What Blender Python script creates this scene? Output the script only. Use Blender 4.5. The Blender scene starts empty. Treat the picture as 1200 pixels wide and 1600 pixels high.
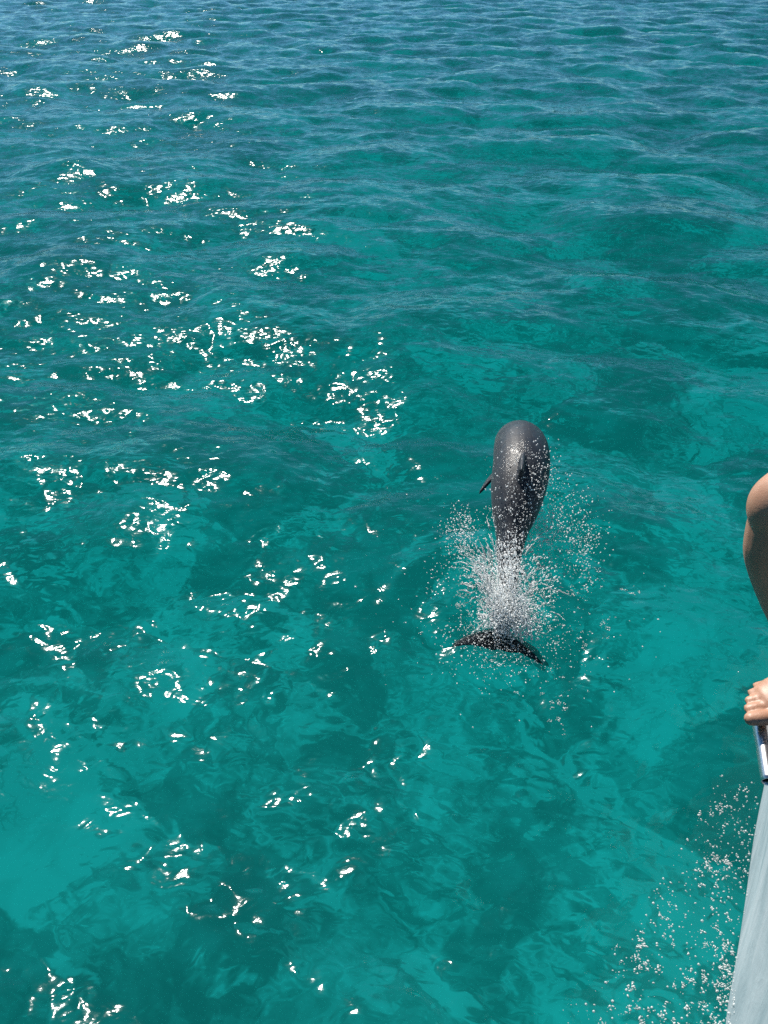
import bpy, bmesh, math
import numpy as np
from mathutils import Vector, Matrix

# ------------------------------------------------------------------ camera, sky, sun, exposure
scene = bpy.context.scene
C = scene.collection
CAM_H, PITCH = 2.9, 36.7
SUN_EL, SUN_AZ = 41.0, -21.0
cam = bpy.data.cameras.new('camera'); co = bpy.data.objects.new('camera', cam); C.objects.link(co)
cam.sensor_fit = 'VERTICAL'; cam.sensor_height = 34.6; cam.lens = 26.0
cam.clip_start = .02; cam.clip_end = 30000
co.location = (0, 0, CAM_H); co.rotation_euler = (math.radians(90 - PITCH), 0, 0)
scene.camera = co

world = bpy.data.worlds.new('World'); scene.world = world; world.use_nodes = True
wn = world.node_tree; bg = wn.nodes['Background']
sky = wn.nodes.new('ShaderNodeTexSky'); sky.sky_type = 'NISHITA'; sky.sun_disc = False
sky.sun_elevation = math.radians(SUN_EL); sky.sun_rotation = math.radians(SUN_AZ)
sky.air_density = .6; sky.dust_density = 0.; sky.ozone_density = 1.0
tint = wn.nodes.new('ShaderNodeMix'); tint.data_type = 'RGBA'; tint.blend_type = 'MULTIPLY'; tint.inputs[0].default_value = 1
tint.inputs[7].default_value = (.56, .98, 1.08, 1)          # clear, deep blue tropical sky
wn.links.new(sky.outputs[0], tint.inputs[6]); wn.links.new(tint.outputs[2], bg.inputs[0]); bg.inputs[1].default_value = .055

sl = bpy.data.lights.new('sun', 'SUN'); sl.energy = 5.0; sl.angle = math.radians(.53); sl.color = (1, .95, .87)
so = bpy.data.objects.new('sun', sl); C.objects.link(so)
e, a = math.radians(SUN_EL), math.radians(SUN_AZ)
SUN_DIR = Vector((math.sin(a) * math.cos(e), math.cos(a) * math.cos(e), math.sin(e)))
so.rotation_euler = SUN_DIR.to_track_quat('Z', 'Y').to_euler()
so.location = (-20, 40, 60)

scene.view_settings.view_transform = 'Standard'; scene.view_settings.look = 'None'
scene.view_settings.gamma = 1; scene.view_settings.use_curve_mapping = False
scene.view_settings.exposure = 0.72
scene.cycles.use_denoising = False
scene.cycles.max_bounces = 12; scene.cycles.diffuse_bounces = 6; scene.cycles.transmission_bounces = 8; scene.cycles.transparent_max_bounces = 16
scene.cycles.sample_clamp_indirect = 1.5; scene.cycles.sample_clamp_direct = 9.0; scene.cycles.caustics_reflective = False; scene.cycles.caustics_refractive = False

rng = np.random.default_rng(7)

# ------------------------------------------------------------------ helpers
def tag(o, label=None, cat=None, group=None, kind=None):
    for k, v in (('label', label), ('category', cat), ('group', group), ('kind', kind)):
        if v: o[k] = v
    return o

def mesh_np(name, v, q, smooth=True):
    me = bpy.data.meshes.new(name); v = np.asarray(v, np.float32); q = np.asarray(q, np.int32)
    me.vertices.add(len(v)); me.vertices.foreach_set('co', v.ravel())
    me.loops.add(q.size); me.loops.foreach_set('vertex_index', q.ravel())
    me.polygons.add(len(q)); me.polygons.foreach_set('loop_start', (np.arange(len(q)) * q.shape[1]).astype(np.int32))
    if smooth: me.polygons.foreach_set('use_smooth', np.ones(len(q), bool))
    me.update(calc_edges=True)
    return me

def link(name, me, mat=None, parent=None):
    o = bpy.data.objects.new(name, me); C.objects.link(o); o.parent = parent
    if mat: me.materials.append(mat)
    return o

def empty(name, loc):
    o = bpy.data.objects.new(name, None); C.objects.link(o); o.location = loc
    o.empty_display_size = .2
    return o

def part(name, me, mat, parent):
    o = link(name, me, mat, parent)
    if parent is not None:
        base = parent
        off = Vector((0, 0, 0))
        while base is not None: off += base.location; base = base.parent
        o.location = -off
    return o

class Nodes:
    def __init__(s, name):
        s.m = bpy.data.materials.new(name); s.m.use_nodes = True; s.t = s.m.node_tree; s.t.nodes.clear()
        s.out = s.n('ShaderNodeOutputMaterial')
    def n(s, t, ins=None, **k):
        x = s.t.nodes.new(t)
        for p, q in k.items(): setattr(x, p, q)
        for p, q in (ins or {}).items():
            if hasattr(q, 'links'): s.t.links.new(q, x.inputs[p])
            else: x.inputs[p].default_value = q
        return x
    def l(s, a, b): s.t.links.new(a, b)
    def noise(s, vec, scale, detail=3, rough=.5, dist=0):
        return s.n('ShaderNodeTexNoise', {'Vector': vec, 'Scale': scale, 'Detail': detail, 'Roughness': rough, 'Distortion': dist}).outputs['Fac']
    def ramp(s, fac, stops):
        r = s.n('ShaderNodeValToRGB', {'Fac': fac}); e = r.color_ramp.elements
        while len(e) < len(stops): e.new(.5)
        for el, (p, c) in zip(e, stops): el.position = p; el.color = (*c, 1)
        return r.outputs['Color']
    def coord(s): return s.n('ShaderNodeTexCoord').outputs['Object']
    def mapping(s, vec, scale=(1, 1, 1), rot=(0, 0, 0)):
        return s.n('ShaderNodeMapping', {'Vector': vec, 'Scale': scale, 'Rotation': rot}).outputs[0]

def plain(name, col, rough=.5, metal=0., var=.12, scale=30., bump=.0, coat=0.):
    N = Nodes(name); v = N.coord(); f = N.noise(v, scale, 4)
    c = N.ramp(f, [(.3, tuple(x * (1 - var) for x in col)), (.7, tuple(min(1, x * (1 + var)) for x in col))])
    p = N.n('ShaderNodeBsdfPrincipled', {'Base Color': c, 'Roughness': rough, 'Metallic': metal, 'Coat Weight': coat})
    if bump:
        b = N.n('ShaderNodeBump', {'Height': N.noise(v, scale * 4, 3), 'Distance': bump, 'Strength': 1.})
        N.l(b.outputs[0], p.inputs['Normal'])
    N.l(p.outputs[0], N.out.inputs[0])
    return N.m

# ------------------------------------------------------------------ the sea surface
def band(L, lmin, lmax, wdir, spread, slope, power, n=512):
    k = 2 * np.pi * np.fft.fftfreq(n, L / n); KX, KY = np.meshgrid(k, k, indexing='ij'); K = np.hypot(KX, KY); K[0, 0] = 1
    A = K ** (-power) * ((K > 2 * np.pi / lmax) & (K < 2 * np.pi / lmin))
    A = A * (spread + (1 - spread) * np.cos(np.arctan2(KY, KX) - wdir) ** 2)
    F = A * (rng.normal(size=(n, n)) + 1j * rng.normal(size=(n, n))); F[0, 0] = 0
    h = np.fft.ifft2(F).real; F = np.fft.fft2(h)
    f = slope / math.sqrt(np.fft.ifft2(1j * KX * F).real.var() + np.fft.ifft2(1j * KY * F).real.var())
    return L, h * f, np.fft.ifft2(-1j * KX / K * F).real * f, np.fft.ifft2(-1j * KY / K * F).real * f

def samp(T, x, y, L):
    n = T.shape[0]; u = x / L * n; v = y / L * n
    i = np.floor(u).astype(np.int64); j = np.floor(v).astype(np.int64); a = u - i; b = v - j
    def wt(t): return [((-.5 * t + 1) * t - .5) * t, ((1.5 * t - 2.5) * t) * t + 1, ((-1.5 * t + 2) * t + .5) * t, ((.5 * t - .5) * t) * t]
    wa, wb = wt(a), wt(b); out = 0
    for p in range(4):
        ip = (i + p - 1) % n; r = 0
        for q in range(4): r = r + wb[q] * T[ip, (j + q - 1) % n]
        out = out + wa[p] * r
    return out

WD = math.radians(78)       # waves run towards the boat
BANDS = [(band(113., 1.0, 4.5, WD - math.radians(17), .55, .128, 2.0, 1024), 17, .9, 1.9),
         (band(11.3, .32, 1.3, WD + math.radians(31), .50, .108, 2.0), -31, .8, .5),
         (band(2.9, .075, .32, WD - math.radians(48), .60, .092, 1.8), 48, .4, .13)]
def waves(x, y, sp):
    X, Y, Z = x.copy(), y.copy(), np.zeros_like(x)
    for (L, h, dx, dy), ang, chop, lm in BANDS:
        c, s = math.cos(math.radians(ang)), math.sin(math.radians(ang))
        u = c * x + s * y + 3.1 * lm; v = -s * x + c * y + 7.7 * lm
        f = np.clip((1.2 * lm - sp) / (.7 * lm), 0, 1)
        Z += samp(h, u, v, L) * f
        a = samp(dx, u, v, L) * f * chop; b = samp(dy, u, v, L) * f * chop
        X += c * a - s * b; Y += s * a + c * b
    # rings spreading from the dolphin's tail, and the bow wave running off to the left
    d = np.hypot(x - .64, y - 2.92); Z += .016 * np.exp(-d / .5) * np.cos(2 * np.pi * d / .30) * np.clip(d / .12, 0, 1)
    bx, by = x + .8, y - 1.3; s_ = .45 * bx + .89 * by + .16 * bx * bx
    Z += .044 * np.exp(-(bx ** 2 / 1.0 + by ** 2 / .30)) * np.sin(2 * np.pi * s_ / .74)
    return X, Y, Z
def sea_z(x, y):
    x = np.atleast_1d(np.asarray(x, float)); y = np.atleast_1d(np.asarray(y, float))
    gx, gy = x.copy(), y.copy()
    for _ in range(3):
        X, Y, Z = waves(gx, gy, np.full_like(x, .01)); gx += x - X; gy += y - Y
    return waves(gx, gy, np.full_like(x, .01))[2]

ang = np.radians(np.concatenate([np.linspace(-53, 53, 1160, endpoint=False), np.linspace(53, 307, 130, endpoint=False)]))
r = [.3]
while r[-1] < 130: r.append(r[-1] + .0065 + .0062 * r[-1])
while r[-1] < 12000: r.append(r[-1] * 1.14)
r = np.array(r); nr, na = len(r), len(ang)
R, A = np.meshgrid(r, ang, indexing='ij')
sp = np.where(R > 131, R * .14, .0065 + .0062 * R); sp = np.maximum(sp, np.where(A > np.radians(53), R * .034, 0))
X, Y, Z = waves((R * np.sin(A)).ravel(), (R * np.cos(A)).ravel(), sp.ravel())
i = np.arange(nr - 1)[:, None] * na; j = np.arange(na)[None, :]; j2 = (j + 1) % na
q = np.stack([i + j, i + j2, i + na + j2, i + na + j], -1).reshape(-1, 4)

N = Nodes('sea_water'); v = N.coord()
h1 = N.noise(N.mapping(v, (1, 1.35, 1), (0, 0, .25)), 10, 1.6, .5, .4)
h2 = N.noise(N.mapping(v, (1, 1.2, 1), (0, 0, -.5)), 38, 2, .5, .2)
hs = N.n('ShaderNodeMath', {0: h2, 1: .07, 2: h1}, operation='MULTIPLY_ADD').outputs[0]
soft = N.n('ShaderNodeBump', {'Height': h1, 'Distance': .009, 'Strength': 1.}).outputs[0]
bmp = N.n('ShaderNodeBump', {'Height': hs, 'Distance': .009, 'Strength': 1.}).outputs[0]
# capillary ripples as a jitter of the normal, so that they still sparkle where they are finer than the mesh
cap = N.n('ShaderNodeTexNoise', {'Vector': N.mapping(v, (1, 1.3, 1)), 'Scale': 7.5, 'Detail': .1, 'Roughness': .5}).outputs['Color']
cap = N.n('ShaderNodeVectorMath', {0: cap, 1: (.5, .5, .5)}, operation='SUBTRACT').outputs[0]
cap = N.n('ShaderNodeVectorMath', {0: cap, 1: (.25, .25, 0)}, operation='MULTIPLY').outputs[0]
bmp = N.n('ShaderNodeVectorMath', {0: bmp, 1: cap}, operation='ADD').outputs[0]
bmp = N.n('ShaderNodeVectorMath', {0: bmp}, operation='NORMALIZE').outputs[0]
# Schlick's Fresnel, the same from above and below
geo = N.n('ShaderNodeNewGeometry')
cs = N.n('ShaderNodeVectorMath', {0: geo.outputs['Incoming'], 1: bmp}, operation='DOT_PRODUCT').outputs['Value']
cs = N.n('ShaderNodeMath', {0: cs}, operation='ABSOLUTE').outputs[0]
cs = N.n('ShaderNodeMath', {0: 1., 1: cs}, operation='SUBTRACT', use_clamp=True).outputs[0]
cs = N.n('ShaderNodeMath', {0: cs, 1: 5.}, operation='POWER').outputs[0]
fr = N.n('ShaderNodeMath', {0: cs, 1: .98, 2: .02}, operation='MULTIPLY_ADD', use_clamp=True)
gl = N.n('ShaderNodeBsdfGlossy', {'Roughness': .06, 'Normal': bmp})
rf = N.n('ShaderNodeBsdfRefraction', {'IOR': 1.333, 'Roughness': 0., 'Normal': soft})
tr = N.n('ShaderNodeBsdfTransparent')
m2 = N.n('ShaderNodeMixShader', {0: .74, 1: tr.outputs[0], 2: rf.outputs[0]})
mx = N.n('ShaderNodeMixShader', {0: fr.outputs[0], 1: m2.outputs[0], 2: gl.outputs[0]})
N.l(mx.outputs[0], N.out.inputs[0])
va = N.n('ShaderNodeVolumeAbsorption', {'Color': (.0, .925, .935, 1), 'Density': .42})
N.l(va.outputs[0], N.out.inputs['Volume'])
water = link('water', mesh_np('water', np.stack([X, Y, Z], 1), q), N.m)
tag(water, 'clear turquoise sea with small wind waves', kind='structure')

# seabed
nb = 161
g = np.linspace(-1, 1, nb); g = np.sign(g) * np.abs(g) ** 3 * 12000
BX, BY = np.meshgrid(g, g, indexing='ij')
near = np.exp(-(BX ** 2 + BY ** 2) / 60. ** 2)
BZ = -4.0 + near * (.18 * np.sin(BX * .9 + .7 * np.sin(BY * .6)) * np.cos(BY * .75 + .4) + .12 * np.sin(BX * .31 + BY * .43))
i = np.arange(nb - 1)[:, None] * nb; j = np.arange(nb - 1)[None, :]
q = np.stack([i + j, i + nb + j, i + nb + j + 1, i + j + 1], -1).reshape(-1, 4)
N = Nodes('sand_and_weed'); v = N.coord()
big = N.noise(v, .6, 2, .5, .6); mid = N.noise(v, 1.45, 3, .55, .9); fine = N.noise(v, 4., 4, .6, .6)
f = N.n('ShaderNodeMath', {0: mid, 1: .50, 2: N.n('ShaderNodeMath', {0: fine, 1: .10}, operation='MULTIPLY').outputs[0]}, operation='MULTIPLY_ADD').outputs[0]
f = N.n('ShaderNodeMath', {0: big, 1: .40, 2: f}, operation='MULTIPLY_ADD').outputs[0]
c = N.ramp(f, [(.42, (.34, .39, .36)), (.475, (.42, .46, .42)), (.515, (.62, .64, .59)), (.56, (.95, .95, .90))])
p = N.n('ShaderNodeBsdfPrincipled', {'Base Color': c, 'Roughness': .95})
N.l(p.outputs[0], N.out.inputs[0])
bed = link('seabed', mesh_np('seabed', np.stack([BX.ravel(), BY.ravel(), BZ.ravel()], 1), q), N.m)
tag(bed, 'pale sand and dark weed patches under the clear water', kind='structure')

# ------------------------------------------------------------------ lofted bodies
def catmull(P, n):
    """smooth samples through rows of P, n per span"""
    P = np.asarray(P, float); Q = np.vstack([2 * P[0] - P[1], P, 2 * P[-1] - P[-2]]); out = []
    for k in range(1, len(Q) - 2):
        for t in np.linspace(0, 1, n, endpoint=False):
            a, b, c2, d = Q[k - 1:k + 3]
            out.append(.5 * (2 * b + (c2 - a) * t + (2 * a - 5 * b + 4 * c2 - d) * t * t + (3 * b - a - 3 * c2 + d) * t ** 3))
    out.append(P[-1]); return np.array(out)

def loft(P, n=8, seg=24, lat=(1, 0, 0), round_ends=True):
    """P rows: x y z half_width half_height; lat = direction of the width"""
    S = catmull(P, n); S[:, 3:] = np.maximum(S[:, 3:], .001); pos = S[:, :3]
    if round_ends:      # rounded caps
        def cap(p, t, w, h):
            rows = []
            for q in (.999, .95, .85, .65, .35): rows.append([*(p + t * min(w, h) * q), w * math.sqrt(1 - q * q), h * math.sqrt(1 - q * q)])
            return np.array(rows)
        t0 = pos[0] - pos[1]; t0 /= np.linalg.norm(t0); t1 = pos[-1] - pos[-2]; t1 /= np.linalg.norm(t1)
        S = np.vstack([cap(pos[0], t0, *S[0, 3:]), S, cap(pos[-1], t1, *S[-1, 3:])[::-1]]); pos = S[:, :3]
    T = np.gradient(pos, axis=0); T /= np.linalg.norm(T, axis=1)[:, None]
    Lt = np.asarray(lat, float) - (T @ np.asarray(lat, float))[:, None] * T; Lt /= np.linalg.norm(Lt, axis=1)[:, None]
    U = np.cross(Lt, T)
    th = np.linspace(0, 2 * np.pi, seg, endpoint=False)
    V = pos[:, None, :] + Lt[:, None, :] * (S[:, 3, None] * np.cos(th))[..., None] + U[:, None, :] * (S[:, 4, None] * np.sin(th))[..., None]
    m = len(S); V = V.reshape(-1, 3); faces = []
    for a in range(m - 1):
        for b in range(seg):
            b2 = (b + 1) % seg; faces.append((a * seg + b, a * seg + b2, a * seg + seg + b2, a * seg + seg + b))
    faces.append(tuple(range(seg))[::-1]); faces.append(tuple((m - 1) * seg + b for b in range(seg)))
    return V, faces, S

def blade(outline, nrm, thick):
    """a fin: closed outline of 3-D points, thick in the middle, thin at its edge"""
    O = np.asarray(outline, float); n = np.asarray(nrm, float); n /= np.linalg.norm(n); cen = O.mean(0)
    rings = [(1.0, 0), (.93, .55), (.75, .85), (.4, 1.)]; V = []
    for sgn in (1, -1):
        for sc, t in rings[(0 if sgn > 0 else 1):]: V += list(cen + (O - cen) * sc + n * sgn * t * thick / 2)
    m = len(O); F = []
    def bridge(a, b, flip):
        for k in range(m):
            k2 = (k + 1) % m; f = (a * m + k, a * m + k2, b * m + k2, b * m + k); F.append(f[::-1] if flip else f)
    bridge(0, 1, 0); bridge(1, 2, 0); bridge(2, 3, 0); F.append(tuple(3 * m + k for k in range(m)))
    bridge(0, 4, 1); bridge(4, 5, 1); bridge(5, 6, 1); F.append(tuple(6 * m + k for k in range(m))[::-1])
    return np.array(V), F

def ellipsoid(c, r, n=16):
    c = np.asarray(c, float); V, F = [], []
    V.append(c + (0, 0, r[2]))
    for a in range(1, n):
        ph = math.pi * a / n
        for b in range(2 * n):
            th = math.pi * b / n; V.append(c + np.array([r[0] * math.sin(ph) * math.cos(th), r[1] * math.sin(ph) * math.sin(th), r[2] * math.cos(ph)]))
    V.append(c - (0, 0, r[2])); m = 2 * n
    for b in range(m): F.append((0, 1 + b, 1 + (b + 1) % m))
    for a in range(n - 2):
        for b in range(m): F.append((1 + a * m + b, 1 + a * m + m + b, 1 + a * m + m + (b + 1) % m, 1 + a * m + (b + 1) % m))
    l = len(V) - 1; o = 1 + (n - 2) * m
    for b in range(m): F.append((l, o + (b + 1) % m, o + b))
    return np.array(V), F

def fuse(name, pieces, voxel, smooth=6, factor=.5):
    """join closed pieces into one continuous skin"""
    V, F, k = [], [], 0
    for p in pieces:
        V += [tuple(x) for x in p[0]]; F += [tuple(i + k for i in f) for f in p[1]]; k = len(V)
    me = bpy.data.meshes.new(name); me.from_pydata(V, [], F)
    bm = bmesh.new(); bm.from_mesh(me); 
    bmesh.ops.recalc_face_normals(bm, faces=bm.faces); bm.to_mesh(me); bm.free()
    o = bpy.data.objects.new(name, me); C.objects.link(o)
    m = o.modifiers.new('r', 'REMESH'); m.mode = 'VOXEL'; m.voxel_size = voxel; m.use_smooth_shade = True
    s = o.modifiers.new('s', 'SMOOTH'); s.factor = factor; s.iterations = smooth
    dg = bpy.context.evaluated_depsgraph_get()
    new = bpy.data.meshes.new_from_object(o.evaluated_get(dg)); new.name = name
    bpy.data.objects.remove(o); bpy.data.meshes.remove(me)
    new.polygons.foreach_set('use_smooth', np.ones(len(new.polygons), bool))
    return new

# ------------------------------------------------------------------ the dolphin
FZ = float(sea_z(.60, 2.78)[0]) - .075
print('fluke level', FZ)
SP = [(.600, 2.800, FZ - .015, .026, .020), (.640, 2.950, FZ + .030, .040, .055), (.672, 3.085, .050, .045, .072),
      (.700, 3.290, .130, .066, .096), (.727, 3.440, .190, .092, .118), (.752, 3.550, .240, .128, .142), (.792, 3.720, .300, .162, .165),
      (.835, 3.920, .335, .172, .174), (.865, 4.140, .310, .170, .172), (.880, 4.340, .225, .148, .152),
      (.890, 4.480, .130, .112, .116), (.893, 4.545, .060, .070, .072), (.895, 4.590, .000, .036, .034), (.896, 4.650, -.090, .022, .020)]
bodyV, bodyF, BS = loft(SP, 8, 28)
def on_spine(y):
    k = np.argmin(np.abs(BS[:, 1] - y)); return BS[k, :3], BS[k, 3], BS[k, 4]
pieces = [(bodyV, bodyF)]
# flukes: crescent seen from behind, left tip higher
root = np.array([.622, 2.905, FZ + .005]); nx = np.array([.970, -.12, -.20]); bk = np.array([-.16, -.96, -.20])
fl = []
for u, vv in [(0, .0), (.05, .02), (.12, .055), (.19, .10), (.245, .155), (.262, .195), (.235, .190), (.17, .165), (.10, .165), (.04, .180), (0, .158)]:
    fl.append((u, vv))
half = [root + nx * u + bk * vv for u, vv in fl]; other = [root - nx * u + bk * vv for u, vv in fl[1:-1]][::-1]
fl_n = np.cross(nx, bk)
pieces.append(blade(half + other, fl_n, .030))
# dorsal fin
pd, _, hd = on_spine(3.74); tD = np.array([.2, .90, .36]); tD /= np.linalg.norm(tD); uD = np.array([-.06, -.36, .92]); uD /= np.linalg.norm(uD)
b0 = pd + uD * (hd * .86)
df = [(.16, -.03), (.12, .02), (.06, .075), (0, .125), (-.07, .165), (-.12, .178), (-.105, .15), (-.085, .10), (-.085, .05), (-.10, .0), (-.12, -.03), (0, -.05)]
pieces.append(blade([b0 + tD * u + uD * w for u, w in df], np.cross(tD, uD), .030))
# flippers
for s in (-1, 1):
    p0, hw, hh = on_spine(4.00)
    rt = p0 + np.array([s * hw * .80, 0, -hh * .55]); d = np.array([-.62, -.42, -.52] if s < 0 else [.05, .25, -.95]); d /= np.linalg.norm(d)
    w = np.array([s * .30, .70, -.62]); w -= d * (w @ d); w /= np.linalg.norm(w)
    ol = [(-.04, .045), (.04, .047), (.09, .034), (.135, .006), (.185, -.034), (.198, -.046), (.178, -.046), (.125, -.042), (.06, -.040), (-.04, -.045)]
    pieces.append(blade([rt + d * u + w * k for u, k in ol], np.cross(d, w), .024))
dme = fuse('dolphin', pieces, .0075, 5)
# countershading: pale belly under a dark cape
nv = len(dme.vertices); cv = np.empty(nv * 3, np.float32); dme.vertices.foreach_get('co', cv); cv = cv.reshape(-1, 3)
belly = np.zeros(nv, np.float32)
T = np.gradient(BS[:, :3], axis=0); T /= np.linalg.norm(T, axis=1)[:, None]; U = np.cross(np.array([1., 0, 0]), T); U /= np.linalg.norm(U, axis=1)[:, None]
for k0 in range(0, nv, 20000):
    d = cv[k0:k0 + 20000, None, :] - BS[None, :, :3]; k = np.argmin((d ** 2).sum(-1), 1); rows = np.arange(len(k))
    hgt = (d[rows, k] * U[k]).sum(-1) / BS[k, 4]; far = np.sqrt((d[rows, k] ** 2).sum(-1)) / np.maximum(BS[k, 3], BS[k, 4])
    belly[k0:k0 + 20000] = np.where(far > 1.12, .8, hgt)       # fins are dark on both sides
at = dme.attributes.new('height', 'FLOAT', 'POINT'); at.data.foreach_set('value', belly)
N = Nodes('dolphin_skin'); v = N.coord()
at = N.n('ShaderNodeAttribute', attribute_name='height').outputs['Fac']
mot = N.noise(v, 9, 4, .6)
hh_ = N.n('ShaderNodeMath', {0: mot, 1: .5, 2: at}, operation='MULTIPLY_ADD').outputs[0]
c = N.ramp(N.n('ShaderNodeMapRange', {'Value': hh_, 'From Min': -1., 'From Max': 1.5}).outputs[0],
           [(.22, (.38, .37, .38)), (.38, (.085, .096, .118)), (.60, (.030, .036, .046)), (.85, (.020, .024, .032))])
sc = N.noise(N.mapping(v, (6, 1.2, 6)), 26, 3, .6)
rgh = N.n('ShaderNodeMapRange', {'Value': mot, 'From Min': .3, 'From Max': .7, 'To Min': .40, 'To Max': .62}).outputs[0]
b = N.n('ShaderNodeBump', {'Height': sc, 'Distance': .0012, 'Strength': .6}).outputs[0]
wb = N.n('ShaderNodeBump', {'Height': N.noise(N.mapping(v, (1, .35, 1)), 60, 4, .65, .5), 'Distance': .006, 'Strength': 1.}).outputs[0]
wt = N.n('ShaderNodeMapRange', {'Value': N.noise(v, 14, 3, .6), 'From Min': .42, 'From Max': .62, 'To Min': .02, 'To Max': .32}).outputs[0]
ln = N.noise(N.mapping(v, (9, .9, 9), (.1, 0, .2)), 7, 2, .5, 1.5)
ln = N.n('ShaderNodeMapRange', {'Value': ln, 'From Min': .66, 'From Max': .70, 'To Min': 0., 'To Max': .35}).outputs[0]
c = N.n('ShaderNodeMixRGB', {0: ln, 1: c, 2: (.16, .16, .17, 1)}).outputs[0]      # rake marks
p = N.n('ShaderNodeBsdfPrincipled', {'Base Color': c, 'Roughness': rgh, 'Normal': b, 'IOR': 1.36, 'Specular IOR Level': .35, 'Coat Weight': wt, 'Coat Roughness': .12, 'Coat Normal': wb})
N.l(p.outputs[0], N.out.inputs[0])
dol = link('dolphin', dme, N.m)
tag(dol, 'dark grey dolphin leaping out of the turquoise water, tail flukes still in the splash', 'dolphin')
eye_m = plain('dolphin_eye', (.012, .01, .01), .1)
for s in (-1, 1):
    p0, hw, hh = on_spine(4.50)
    ev, ef = ellipsoid(p0 + np.array([s * hw * .93, 0, -hh * .25]), (.010, .012, .012), 8)
    me = bpy.data.meshes.new('eye'); me.from_pydata([tuple(x) for x in ev], [], ef); part('eye', me, eye_m, dol)

# ------------------------------------------------------------------ spray and foam
def unit(sub):
    bm = bmesh.new(); bmesh.ops.create_icosphere(bm, subdivisions=sub, radius=1)
    V = np.array([v.co[:] for v in bm.verts]); F = np.array([[v.index for v in f.verts] for f in bm.faces]); bm.free(); return V, F
ICO1, ICO2 = unit(1), unit(2)
def blobs(cen, rad, axis=None, stretch=None, flat=None, wob=.0, ico=ICO1):
    """many drops in one mesh: stretched along an axis or flattened onto the water"""
    V, F = ico; n = len(cen); cen = np.asarray(cen, float)
    P = np.repeat(V[None], n, 0)
    if wob: P = P * (1 + wob * rng.normal(size=(n, len(V), 1)))
    if axis is not None:
        ax = axis / np.linalg.norm(axis, axis=1)[:, None]
        al = (P * ax[:, None, :]).sum(-1, keepdims=True); P = P + ax[:, None, :] * al * (stretch[:, None, None] - 1)
    P = P * np.asarray(rad)[:, None, None]
    if flat is not None:
        th = rng.uniform(0, 6.28, n); e = rng.uniform(.6, 1.5, n); x, y = P[..., 0] * e[:, None], P[..., 1] / e[:, None]
        P = np.stack([x * np.cos(th)[:, None] - y * np.sin(th)[:, None], x * np.sin(th)[:, None] + y * np.cos(th)[:, None], P[..., 2] * flat], -1)
    P = P + cen[:, None, :]
    return P.reshape(-1, 3), (F[None] + (np.arange(n) * len(V))[:, None, None]).reshape(-1, 3)
def join(*L):
    V, F, k = [], [], 0
    for v, f in L: V.append(v); F.append(f + k); k += len(v)
    return np.vstack(V), np.vstack(F)

N = Nodes('spray_drops'); 
b_ = N.n('ShaderNodeBsdfPrincipled', {'Base Color': (.97, .985, .985, 1), 'Roughness': .12, 'IOR': 1.333, 'Subsurface Weight': 1., 'Subsurface Radius': (1, 1, 1), 'Subsurface Scale': .005})
t_ = N.n('ShaderNodeBsdfTransparent', {'Color': (.93, .98, .98, 1)})
z_ = N.n('ShaderNodeMixShader', {0: .2, 1: b_.outputs[0], 2: t_.outputs[0]})
N.l(z_.outputs[0], N.out.inputs[0]); drop_m = N.m
N = Nodes('sea_foam'); v = N.coord()
dfs = N.n('ShaderNodeBsdfDiffuse', {'Color': (.92, .94, .94, 1)}); tr = N.n('ShaderNodeBsdfTransparent', {'Color': (.9, .97, .97, 1)})
lw = N.n('ShaderNodeLayerWeight', {'Blend': .5}).outputs['Facing']       # thin film: clear in the middle, white at the rim
fz = N.n('ShaderNodeMapRange', {'Value': N.n('ShaderNodeMath', {0: N.noise(v, 60, 3, .6), 1: .8, 2: lw}, operation='MULTIPLY_ADD').outputs[0], 'From Min': .3, 'From Max': 1.1, 'To Min': .10, 'To Max': .75}).outputs[0]
z_ = N.n('ShaderNodeMixShader', {0: fz, 1: tr.outputs[0], 2: dfs.outputs[0]})
gs = N.n('ShaderNodeBsdfGlossy', {'Roughness': .1}); f_ = N.n('ShaderNodeFresnel', {'IOR': 1.333})
b_ = N.n('ShaderNodeMixShader', {0: f_.outputs[0], 1: z_.outputs[0], 2: gs.outputs[0]})
N.l(b_.outputs[0], N.out.inputs[0]); foam_m = N.m

def cloud(n, cen, sig, zmax, clumps=14, tight=.35):
    cen, sig = np.array(cen), np.array(sig)
    cc = cen + rng.normal(size=(clumps, 3)) * sig; k = rng.integers(0, clumps, n)
    p = cc[k] + rng.normal(size=(n, 3)) * sig * tight
    p[:, 2] = np.abs(p[:, 2]); p[:, 2] = np.where(p[:, 2] > zmax, rng.uniform(0, zmax, n), p[:, 2])
    return p
def drops(P, r0, r1, src, sk=2.2, long=1.8):
    P = np.asarray(P); n = len(P); rad = r0 + (r1 - r0) * rng.uniform(size=n) ** sk
    ax = P - np.array(src) + rng.normal(size=(n, 3)) * .08; st = rng.uniform(1, long, n)
    P[:, 2] = np.maximum(P[:, 2], sea_z(P[:, 0], P[:, 1]) + rad * .4)
    return blobs(P, rad, ax, st, wob=.08)
TAIL = (.64, 2.98, -.05)
sets = []
n = 8200; yy = 2.78 + .32 * rng.beta(1.5, 1.9, n); cc = rng.normal(size=(70, 2)) * (.42, .03); k = rng.integers(0, 70, n)      # white heart of the splash, wide at the flukes
xx = .648 + (.135 - .28 * (yy - 2.80)) * (cc[k, 0] + rng.normal(size=n) * .38)
Ph = np.stack([xx, yy + cc[k, 1], np.abs(rng.normal(size=n)) * (.045 + .06 * rng.uniform(size=n)) + .01], 1)
sets.append(drops(Ph, .0010, .0052, (.65, 3.12, -.12), 2.4, 4.0))
sets.append(drops(cloud(2600, (.655, 3.04, .13), (.075, .12, .09), .40, 40, .45), .0010, .0044, TAIL, 2.2, 3.0))
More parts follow.
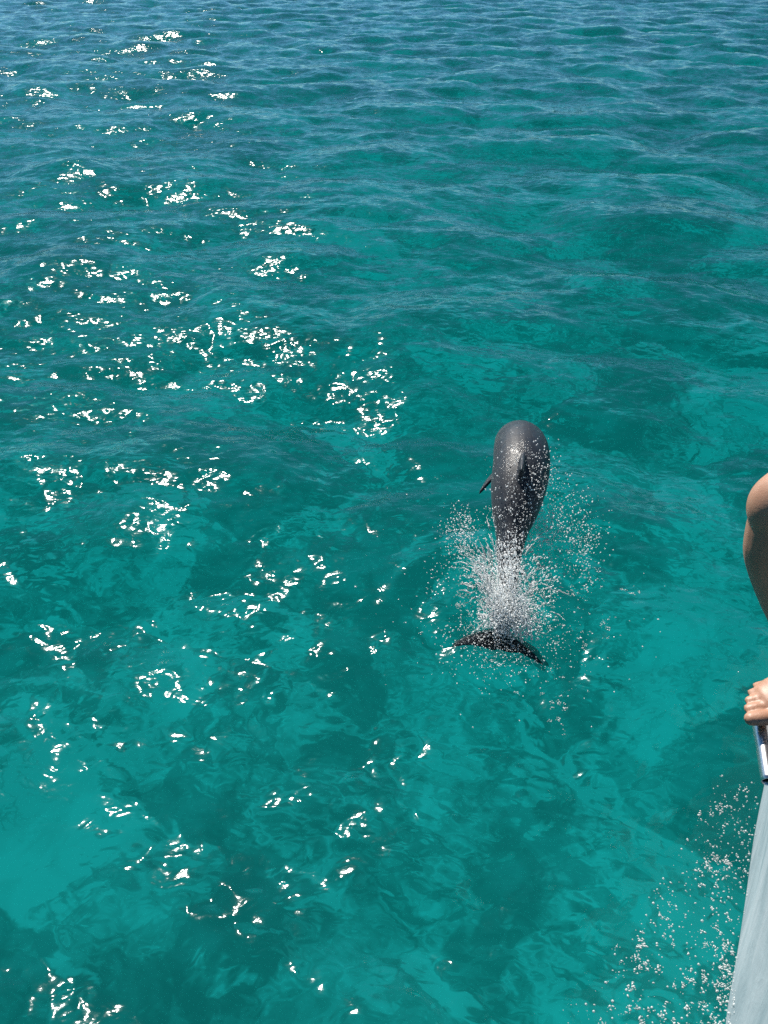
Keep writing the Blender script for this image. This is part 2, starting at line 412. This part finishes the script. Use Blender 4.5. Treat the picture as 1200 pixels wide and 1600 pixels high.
sets.append(drops(cloud(1700, (.93, 3.42, .16), (.11, .17, .10), .45, 26, .5), .0012, .0044, TAIL))           # lobe to the right
sets.append(drops(cloud(900, (.47, 3.34, .10), (.075, .15, .08), .38, 22, .45), .0012, .0044, TAIL))          # lobe to the left
sets.append(drops(cloud(1100, (.66, 2.70, .04), (.16, .10, .05), .16, 30, .6), .0010, .0034, TAIL))           # mist behind the flukes
# drops flying over the back
n = 1100; yy = rng.uniform(3.25, 3.92, n) - np.abs(rng.normal(size=n)) * .1; yy = np.clip(yy, 3.1, 4.0); Pb = np.zeros((n, 3))
for k in range(n):
    p0, hw, hh = on_spine(yy[k]); t = rng.normal() * .65 + .30
    Pb[k] = p0 + np.array([math.sin(t) * hw, -.25 * math.cos(t) * hh, math.cos(t) * hh]) * (1.02 + abs(rng.normal()) * .30)
sets.append(drops(Pb, .0012, .0042, TAIL))
n = 260; Pw = np.stack([rng.normal(.68, .33, n), rng.normal(3.15, .45, n), np.abs(rng.normal(.1, .12, n))], 1)
sets.append(drops(Pw, .0012, .0042, TAIL))
# strings of water thrown outwards on arcs
for k in range(230):
    th = rng.uniform(0, 6.28); p0 = np.array([.645 + .07 * math.cos(th), 2.95 + .10 * math.sin(th) + rng.uniform(-.05, .3), .02]); v0 = np.array([math.cos(th) * rng.uniform(.2, 1.1), math.sin(th) * rng.uniform(.1, .9) + .35, rng.uniform(.9, 2.3)])
    t0 = rng.uniform(.0, .2); m_ = 36; tt = np.linspace(t0, t0 + rng.uniform(.03, .10), m_)[:, None]
    P = p0 + v0 * tt - np.array([0, 0, 4.9]) * tt ** 2 + np.cumsum(rng.normal(size=(m_, 3)) * .0007, 0)
    rr = np.interp(np.linspace(0, 1, m_), [0, .3, 1], [.0016, .0042, .0012]) * rng.uniform(.6, 1.25) * (1 + .25 * rng.normal(size=m_)).clip(.5); ok = P[:, 2] > 0
    if ok.sum() > 2: sets.append(blobs(P[ok], rr[ok], wob=.1))
sv, sf = join(*sets)
tag(link('splash_spray', mesh_np('splash_spray', sv, sf), drop_m), 'white spray of drops thrown up around the tail of the dolphin', 'spray', kind='stuff')

# foam: rafts of small bubbles lying on the water
def rafts(xy, R, dens=.9, r0=.0012, r1=.0042):
    out, rad = [], []
    for (x, y), q in zip(xy, R):
        n = max(1, int(dens * (q / .0032) ** 2)); th = rng.uniform(0, 6.28, n); d = q * np.sqrt(rng.uniform(size=n)) * rng.uniform(.7, 1.25, n)
        ph = rng.uniform(0, 6.28); lob = 1 + .45 * np.sin(2 * th + ph) + .25 * np.sin(3 * th + 2 * ph)
        out.append(np.stack([x + d * lob * np.cos(th), y + d * lob * np.sin(th)], 1)); rad.append(r0 + (r1 - r0) * rng.uniform(size=n) ** 2.0)
    P = np.vstack(out); rad = np.concatenate(rad)
    return blobs(np.column_stack([P, sea_z(P[:, 0], P[:, 1]) + rad * .15]), rad, flat=.55, wob=.05)
def sized(n, a, b, k=2.4): return a + (b - a) * rng.uniform(size=n) ** k
n = 420; s1 = rafts(np.stack([rng.normal(.65, .11, n), rng.normal(3.02, .14, n)], 1), sized(n, .002, .020))
cl = rng.normal(size=(18, 2)) * (.15, .24) + (.93, 3.42); s2 = rafts(cl[rng.integers(0, 18, 170)] + rng.normal(size=(170, 2)) * .05, sized(170, .002, .012))
cl = np.array([(1.02, 2.74), (1.06, 2.80), (1.14, 2.78), (.78, 2.30), (.82, 2.22), (.67, 2.45), (1.02, 2.66), (1.16, 2.86), (.80, 2.38), (1.35, 3.1)])
s3 = rafts(cl[rng.integers(0, len(cl), 46)] + rng.normal(size=(46, 2)) * .025, sized(46, .002, .016))
sv, sf = join(s1, s2, s3)
tag(link('sea_foam', mesh_np('sea_foam', sv, sf), foam_m), 'thin white foam floating where the dolphin left the water', 'foam', kind='stuff')

# ------------------------------------------------------------------ the boat
boat = empty('motor_boat', (2.1, 0, 0))
tag(boat, 'pale hulled boat with flared bow and a bare steel hand rail', 'boat')
XC = 2.1
DY = np.array([-5, -3, 0, .8, 1.0, 1.5, 2.1, 2.7, 3.1, 3.3, 3.4]); DB = np.array([1.40, 1.45, 1.44, 1.40, 1.28, 1.02, .76, .42, .17, .06, .0])
WY = np.array([-5, -3, -1, 0, .6, 1.034, 1.235, 1.462, 1.722, 1.974, 2.3, 2.6, 2.85]); WB = np.array([1.35, 1.36, 1.33, 1.24, 1.11, .969, .853, .733, .602, .457, .27, .12, 0.])
levels = [(1.76, 3.40, 1.), (1.55, 3.33, .82), (1.25, 3.22, .56), (.95, 3.12, .35), (.65, 3.03, .18), (.35, 2.94, .07), (.0, 2.85, 0.), (-.18, 2.74, -.03), (-.34, 2.5, -.5), (-.52, 2.2, -1)]
us = np.concatenate([np.linspace(0, .6, 14, endpoint=False), np.linspace(.6, 1, 60)])
def deck_b(u): return np.interp(-5 + 8.40 * u, DY, DB)
def wl_b(u): return np.interp(-5 + 7.85 * u, WY, WB)
from itertools import product
def smooth1(b):
    for _ in range(3): b[1:-1] = (b[:-2] + 2 * b[1:-1] + b[2:]) / 4
    return b
bd, bw = smooth1(deck_b(us)), smooth1(wl_b(us))
V = []
for z, ye, f in levels:
    b = bw + f * (bd - bw) if f >= 0 else bw * (1 + f) + 0.0
    yy = -5 + (ye + 5) * us
    V.append(np.stack([-b, yy, np.full_like(b, z)], 1))
V = np.array(V); nl, ns = V.shape[:2]
port = V.reshape(-1, 3); star = port * np.array([-1, 1, 1]); allv = np.vstack([port, star]) + np.array([XC, 0, 0])
F = []
for l in range(nl - 1):
    for s in range(ns - 1):
        a0 = l * ns + s; F.append((a0, a0 + 1, a0 + ns + 1, a0 + ns)); o = nl * ns; F.append((o + a0 + ns, o + a0 + ns + 1, o + a0 + 1, o + a0))
    F.append((l * ns, l * ns + ns, nl * ns + l * ns + ns, nl * ns + l * ns))
me = bpy.data.meshes.new('hull'); me.from_pydata([tuple(x) for x in allv], [], F)
bm = bmesh.new(); bm.from_mesh(me); bmesh.ops.remove_doubles(bm, verts=bm.verts, dist=.0005); bmesh.ops.recalc_face_normals(bm, faces=bm.faces)
for f in bm.faces: f.smooth = True
bm.to_mesh(me); bm.free()
N = Nodes('gelcoat'); v = N.coord()
c = N.ramp(N.noise(N.mapping(v, (1, 1, .16)), 9, 6, .65, .3), [(.30, (.23, .32, .35)), (.5, (.31, .40, .43)), (.7, (.38, .46, .49))])
wet = N.noise(N.mapping(v, (1, 1, .45)), 16, 4, .6, .6)
b = N.n('ShaderNodeBump', {'Height': wet, 'Distance': .006, 'Strength': .6}).outputs[0]
p = N.n('ShaderNodeBsdfDiffuse', {'Color': c, 'Roughness': .3, 'Normal': b})       # dulled, salt-stained gelcoat
N.l(p.outputs[0], N.out.inputs[0])
part('hull', me, N.m, boat)
# deck, a slab just below the gunwale
yy = -5 + 8.40 * us; P = np.stack([-bd * .985, yy, np.full_like(bd, 1.752)], 1); dv = np.vstack([P, P * (-1, 1, 1)]) + (XC, 0, 0)
dv = np.vstack([dv, dv - (0, 0, .03)]); F = []
for s in range(ns - 1):
    F.append((s, ns + s, ns + s + 1, s + 1)); F.append((2 * ns + s, 2 * ns + s + 1, 3 * ns + s + 1, 3 * ns + s))
    F.append((s, s + 1, 2 * ns + s + 1, 2 * ns + s)); F.append((ns + s + 1, ns + s, 3 * ns + s, 3 * ns + s + 1))
me = bpy.data.meshes.new('deck'); me.from_pydata([tuple(x) for x in dv], [], F)
part('deck', me, plain('deck_paint', (.62, .63, .62), .7, bump=.001, scale=60), boat)

def tube_mesh(name, path, rad, seg=16, wall=None, n=6):
    S = catmull(np.asarray(path, float), n); T = np.gradient(S, axis=0); T /= np.linalg.norm(T, axis=1)[:, None]
    up = np.array([0, 0, 1.]); L_ = np.cross(T, up); bad = np.linalg.norm(L_, axis=1) < .1; L_[bad] = (1, 0, 0); L_ /= np.linalg.norm(L_, axis=1)[:, None]; U_ = np.cross(L_, T)
    th = np.linspace(0, 2 * np.pi, seg, endpoint=False); F = []
    def ring(r): return (S[:, None] + L_[:, None] * (r * np.cos(th))[None, :, None] + U_[:, None] * (r * np.sin(th))[None, :, None]).reshape(-1, 3)
    V = ring(rad); m = len(S)
    for a in range(m - 1):
        for b in range(seg):
            b2 = (b + 1) % seg; F.append((a * seg + b, a * seg + b2, a * seg + seg + b2, a * seg + seg + b))
    if wall:
        W = ring(rad - wall); o = len(V); V = np.vstack([V, W])
        for a in range(m - 1):
            for b in range(seg):
                b2 = (b + 1) % seg; F.append((o + a * seg + seg + b, o + a * seg + seg + b2, o + a * seg + b2, o + a * seg + b))
        for b in range(seg):
            b2 = (b + 1) % seg; F.append((b, o + b, o + b2, b2)); e_ = (m - 1) * seg; F.append((e_ + b2, o + e_ + b2, o + e_ + b, e_ + b))
    else:
        F.append(tuple(range(seg))); F.append(tuple((m - 1) * seg + b for b in range(seg))[::-1])
    me = bpy.data.meshes.new(name); me.from_pydata([tuple(x) for x in V], [], F)
    bm = bmesh.new(); bm.from_mesh(me); bmesh.ops.recalc_face_normals(bm, faces=bm.faces)
    for f in bm.faces: f.smooth = len(f.verts) == 4
    bm.to_mesh(me); bm.free(); return me
navy = plain('navy_rubber', (.012, .016, .030), .45)
for s in (-1, 1):
    path = [(XC + s * (np.interp(y, yy, bd) + .012), y, 1.765) for y in (-5, -3, -1, 0, .5, .8, 1.0, 1.25, 1.5, 1.8, 2.1, 2.4, 2.7, 2.9, 3.1, 3.25)]
    part('rub_rail', tube_mesh('rub_rail', path, .030), navy, boat)
steel = plain('stainless_steel', (.66, .65, .66), .30, 1.0, var=.05, scale=80)
rp = [(.601, .711, 1.845), (.612, .762, 1.851), (.623, .811, 1.857), (.645, .842, 1.860), (.700, .872, 1.862), (.790, .930, 1.864), (.90, 1.10, 1.868), (1.09, 1.50, 1.88), (1.33, 2.1, 1.90), (1.68, 2.7, 1.93), (1.93, 3.1, 1.95), (2.1, 3.25, 1.95)]
rail = part('hand_rail', tube_mesh('hand_rail', rp, .0118, 20, .0016, 8), steel, boat)
rp2 = [(2 * XC - x, y, z) for x, y, z in rp]
rail2 = part('hand_rail', tube_mesh('hand_rail', rp2, .0118, 20, .0016, 8), steel, boat)
for rl, pts in ((rail, rp), (rail2, rp2)):
    for k in (3, 7, 8, 9):
        x, y, z = pts[k]; inb = .03 if x < XC else -.03
        part('stanchion', tube_mesh('stanchion', [(x, y, z - .006), (x + inb * .6, y, z - .04), (x + inb, y, 1.75)], .008, 12), steel, rl)
# bow seat with a cushion
def box(name, lo, hi, bev):
    bm = bmesh.new(); bmesh.ops.create_cube(bm, size=1)
    for v_ in bm.verts: v_.co = Vector([(lo[k] + hi[k]) / 2 + v_.co[k] * (hi[k] - lo[k]) for k in range(3)])
    bmesh.ops.bevel(bm, geom=bm.edges[:], offset=bev, segments=3, affect='EDGES'); me = bpy.data.meshes.new(name); bm.to_mesh(me); bm.free(); return me
seat = part('bow_seat', box('bow_seat', (.90, .35, 1.745), (3.3, 1.30, 1.93), .02), plain('seat_gelcoat', (.70, .70, .68), .35), boat)
part('cushion', box('cushion', (.90, .35, 1.931), (3.3, 1.30, 1.995), .028), plain('seat_vinyl', (.55, .56, .57), .5, bump=.0008), seat)

# foam and drops by the bow
def wl_x(y): return XC - np.interp(y, WY, WB)
n = 380; cl = np.stack([rng.uniform(0, 1, 46), rng.uniform(.95, 1.85, 46)], 1)
k = rng.integers(0, 46, n); y_ = cl[k, 1] + rng.normal(size=n) * .05; y_ = np.maximum(y_, .7)
w_ = np.interp(y_, [.9, 1.3, 1.75], [.52, .36, .20]); x_ = wl_x(y_) - .01 - (cl[k, 0] ** 1.25) * w_ + rng.normal(size=n) * .022
keep = x_ < wl_x(y_) - .004; x_, y_ = x_[keep], y_[keep]
s1 = rafts(np.stack([x_, y_], 1), sized(len(x_), .002, .016, 3.0), .8, .0012, .0048)
n = 420; y_ = rng.uniform(.85, 1.85, n); x_ = wl_x(y_) - .01 - rng.uniform(size=n) ** 1.4 * np.interp(y_, [.9, 1.3, 1.85], [.6, .42, .2])
P = np.stack([x_, y_, sea_z(x_, y_) + .002 + np.abs(rng.normal(size=n)) * .06], 1); s2 = blobs(P, .0012 + .0042 * rng.uniform(size=n) ** 2, wob=.1)
n = 60; y_ = rng.uniform(.75, 1.35, n); x_ = wl_x(y_) - np.abs(rng.normal(size=n)) * .03 + .004
s3 = rafts(np.stack([x_, y_], 1), sized(n, .002, .020), .8, .0014, .0050)
c_ = np.array([(1.12, .10), (1.05, .16), (1.20, .06), (.98, .09), (1.30, .13), (1.45, .08)]); k = rng.integers(0, 6, 150); y_ = c_[k, 0] + rng.normal(size=150) * .03; z_ = np.abs(c_[k, 1] + rng.normal(size=150) * .02)
f_ = np.interp(z_, [0, .35], [0, .07]); bw_ = np.interp(y_, WY, WB); x_ = XC - (bw_ + f_ * (np.interp(y_, DY, DB) - bw_)) - .002
s4 = blobs(np.stack([x_, y_, z_], 1), .0015 + .004 * rng.uniform(size=150) ** 2, wob=.1)
sv, sf = join(s1, s2, s3, s4)
tag(link('bow_foam', mesh_np('bow_foam', sv, sf), foam_m), 'foam bubbles and drops on the water along the pale hull', 'foam', kind='stuff')

# ------------------------------------------------------------------ the person on the bow
def limb(*rows, lat=(0, 1, 0)): return loft([(x, y, z, a_, b_) for x, y, z, a_, b_ in rows], 6, 20, lat)[:2]
body = []
# right leg, knee drawn up; foot over the rail
body.append(limb((1.02, 1.00, 2.10, .085, .085), (.86, .965, 2.165, .078, .080), (.70, .915, 2.222, .062, .064), (.582, .886, 2.256, .055, .054)))
body.append(limb((.583, .886, 2.255, .053, .053), (.584, .884, 2.205, .050, .052), (.594, .881, 2.165, .049, .054), (.628, .877, 2.10, .048, .053), (.660, .870, 2.035, .041, .046), (.693, .863, 1.955, .032, .034), (.705, .861, 1.915, .033, .036), lat=(0, 1, 0)))
body.append(ellipsoid((.571, .886, 2.250), (.049, .048, .055)))
body.append(limb((.775, .868, 1.898, .030, .026), (.715, .862, 1.910, .034, .036), (.680, .850, 1.900, .037, .026), (.650, .840, 1.891, .037, .0165), (.636, .838, 1.887, .033, .013)))
body.append(limb((.662, .812, 1.886, .014, .015), (.634, .805, 1.884, .0125, .012), (.612, .803, 1.883, .0125, .0115), (.597, .8035, 1.881, .0118, .0105)))
for x1, y1, y0, rr in ((.601, .8250, .826, .0086), (.609, .8425, .842, .0082), (.620, .8590, .857, .0078), (.634, .8740, .870, .0074)):
    body.append(limb((.660, y0, 1.886, rr, rr), (.636 + (x1 - .6) * .6, (y0 + y1) / 2, 1.886, rr * .95, rr * .9), (x1 + .010, y1, 1.882, rr, rr * .9), (x1, y1, 1.879, rr, rr * .75)))
# left leg folded flat on the seat
body.append(limb((1.04, .86, 2.09, .085, .085), (.98, .72, 2.08, .075, .078), (.95, .56, 2.07, .058, .060), (.95, .50, 2.065, .052, .054), lat=(1, 0, 0)))
body.append(limb((.95, .50, 2.062, .052, .052), (1.05, .55, 2.055, .055, .052), (1.18, .66, 2.045, .042, .040), (1.27, .74, 2.035, .032, .032), lat=(0, 0, 1)))
body.append(limb((1.28, .73, 2.03, .034, .028), (1.33, .80, 2.028, .042, .024), (1.37, .88, 2.022, .034, .014), lat=(1, 0, 0)))
for k in range(5): body.append(limb((1.345 + k * .012, .875 - k * .004, 2.022, .009, .009), (1.365 + k * .014, .905 - k * .008, 2.018, .0085, .0085), lat=(1, 0, 0)))
# trunk, neck, head
body.append(limb((1.10, .94, 2.08, .15, .10), (1.12, .94, 2.20, .145, .095), (1.16, .94, 2.34, .130, .085), (1.19, .94, 2.48, .160, .098), (1.20, .94, 2.56, .165, .080), (1.20, .94, 2.60, .10, .06)))
body.append(limb((1.20, .94, 2.57, .055, .055), (1.185, .94, 2.68, .052, .052)))
body.append(ellipsoid((1.165, .94, 2.80), (.095, .075, .115))); body.append(ellipsoid((1.125, .94, 2.74), (.060, .055, .06)))
body.append(limb((1.075, .94, 2.815, .008, .008), (1.058, .94, 2.785, .013, .012)))
for s in (-1, 1): body.append(ellipsoid((1.175, .94 + s * .077, 2.795), (.018, .010, .030)))
# arms propped behind on the cushion
for s in (-1, 1):
    sh = np.array([1.205, .94 + s * .175, 2.54]); el = np.array([1.36, .94 + s * .235, 2.31]); wr = np.array([1.40, .94 + s * .25, 2.055])
    body.append(limb((*sh, .052, .052), (*(sh * .5 + el * .5), .045, .046), (*el, .037, .038), lat=(0, 1, 0)))
    body.append(limb((*el, .037, .038), (*(el * .6 + wr * .4), .037, .038), (*wr, .024, .027), lat=(0, 1, 0)))
    body.append(limb((*wr, .030, .018), (wr[0] + .035, wr[1], 2.022, .040, .016), (wr[0] + .085, wr[1] + s * .004, 2.012, .040, .012), lat=(0, 1, 0)))
    for k, ln in enumerate((.058, .072, .078, .070)):
        yk = wr[1] - s * .030 + s * k * .0205
        body.append(limb((wr[0] + .08, yk, 2.014, .0085, .009), (wr[0] + .08 + ln * .5, yk + s * (k - 1) * .004, 2.016, .008, .0085), (wr[0] + .08 + ln, yk + s * (k - 1) * .008, 2.006, .007, .0072)))
    body.append(limb((wr[0] + .02, wr[1] - s * .030, 2.022, .012, .012), (wr[0] + .05, wr[1] - s * .058, 2.014, .010, .010), (wr[0] + .085, wr[1] - s * .066, 2.006, .0085, .0085)))
pme = fuse('person', body, .0036, 3)
N = Nodes('skin'); v = N.coord()
c = N.ramp(N.noise(v, 14, 5, .6), [(.3, (.33, .17, .105)), (.55, (.39, .21, .135)), (.75, (.44, .24, .165))])
b = N.n('ShaderNodeBump', {'Height': N.noise(v, 340, 3, .6), 'Distance': .0006, 'Strength': .5}).outputs[0]
p = N.n('ShaderNodeBsdfPrincipled', {'Base Color': c, 'Roughness': .48, 'Normal': b, 'Subsurface Weight': .08, 'Subsurface Scale': .01, 'Subsurface Radius': (1., .35, .2)})
N.l(p.outputs[0], N.out.inputs[0])
man = link('person', pme, N.m)
tag(man, 'barefoot person sitting on the bow with one knee raised and toes over the rail', 'person')
sh = [limb((1.10, .94, 2.06, .165, .118), (1.12, .94, 2.20, .158, .108)),
      limb((1.05, 1.00, 2.095, .096, .096), (.90, .97, 2.165, .092, .094)), limb((1.05, .88, 2.09, .096, .094), (1.00, .74, 2.085, .090, .090), lat=(1, 0, 0))]
part('shorts', fuse('shorts', sh, .008, 4), plain('shorts_cloth', (.03, .05, .10), .85, bump=.0008), man)
top = [limb((1.12, .94, 2.19, .158, .108), (1.16, .94, 2.34, .145, .100), (1.19, .94, 2.48, .172, .110), (1.20, .94, 2.56, .178, .092), (1.20, .94, 2.59, .11, .07))]
for s in (-1, 1): top.append(limb((1.205, .94 + s * .165, 2.545, .064, .064), (1.27, .94 + s * .20, 2.45, .060, .060)))
part('shirt', fuse('shirt', top, .008, 4), plain('shirt_cloth', (.55, .55, .52), .9, bump=.0008), man)
hair = [ellipsoid((1.185, .94, 2.825), (.100, .084, .112)), ellipsoid((1.235, .94, 2.74), (.05, .07, .09))]
part('hair', fuse('hair', hair, .006, 3), plain('hair_strands', (.03, .018, .010), .55, scale=160, bump=.003), man)
for s in (-1, 1):
    ev, ef = ellipsoid((1.078, .94 + s * .031, 2.805), (.010, .012, .010), 8); me = bpy.data.meshes.new('eye'); me.from_pydata([tuple(x) for x in ev], [], ef); part('eye', me, eye_m, man)
ev, ef = ellipsoid((1.071, .94, 2.735), (.008, .024, .007), 8); me = bpy.data.meshes.new('mouth'); me.from_pydata([tuple(x) for x in ev], [], ef); part('mouth', me, plain('lips', (.35, .12, .10), .4), man)
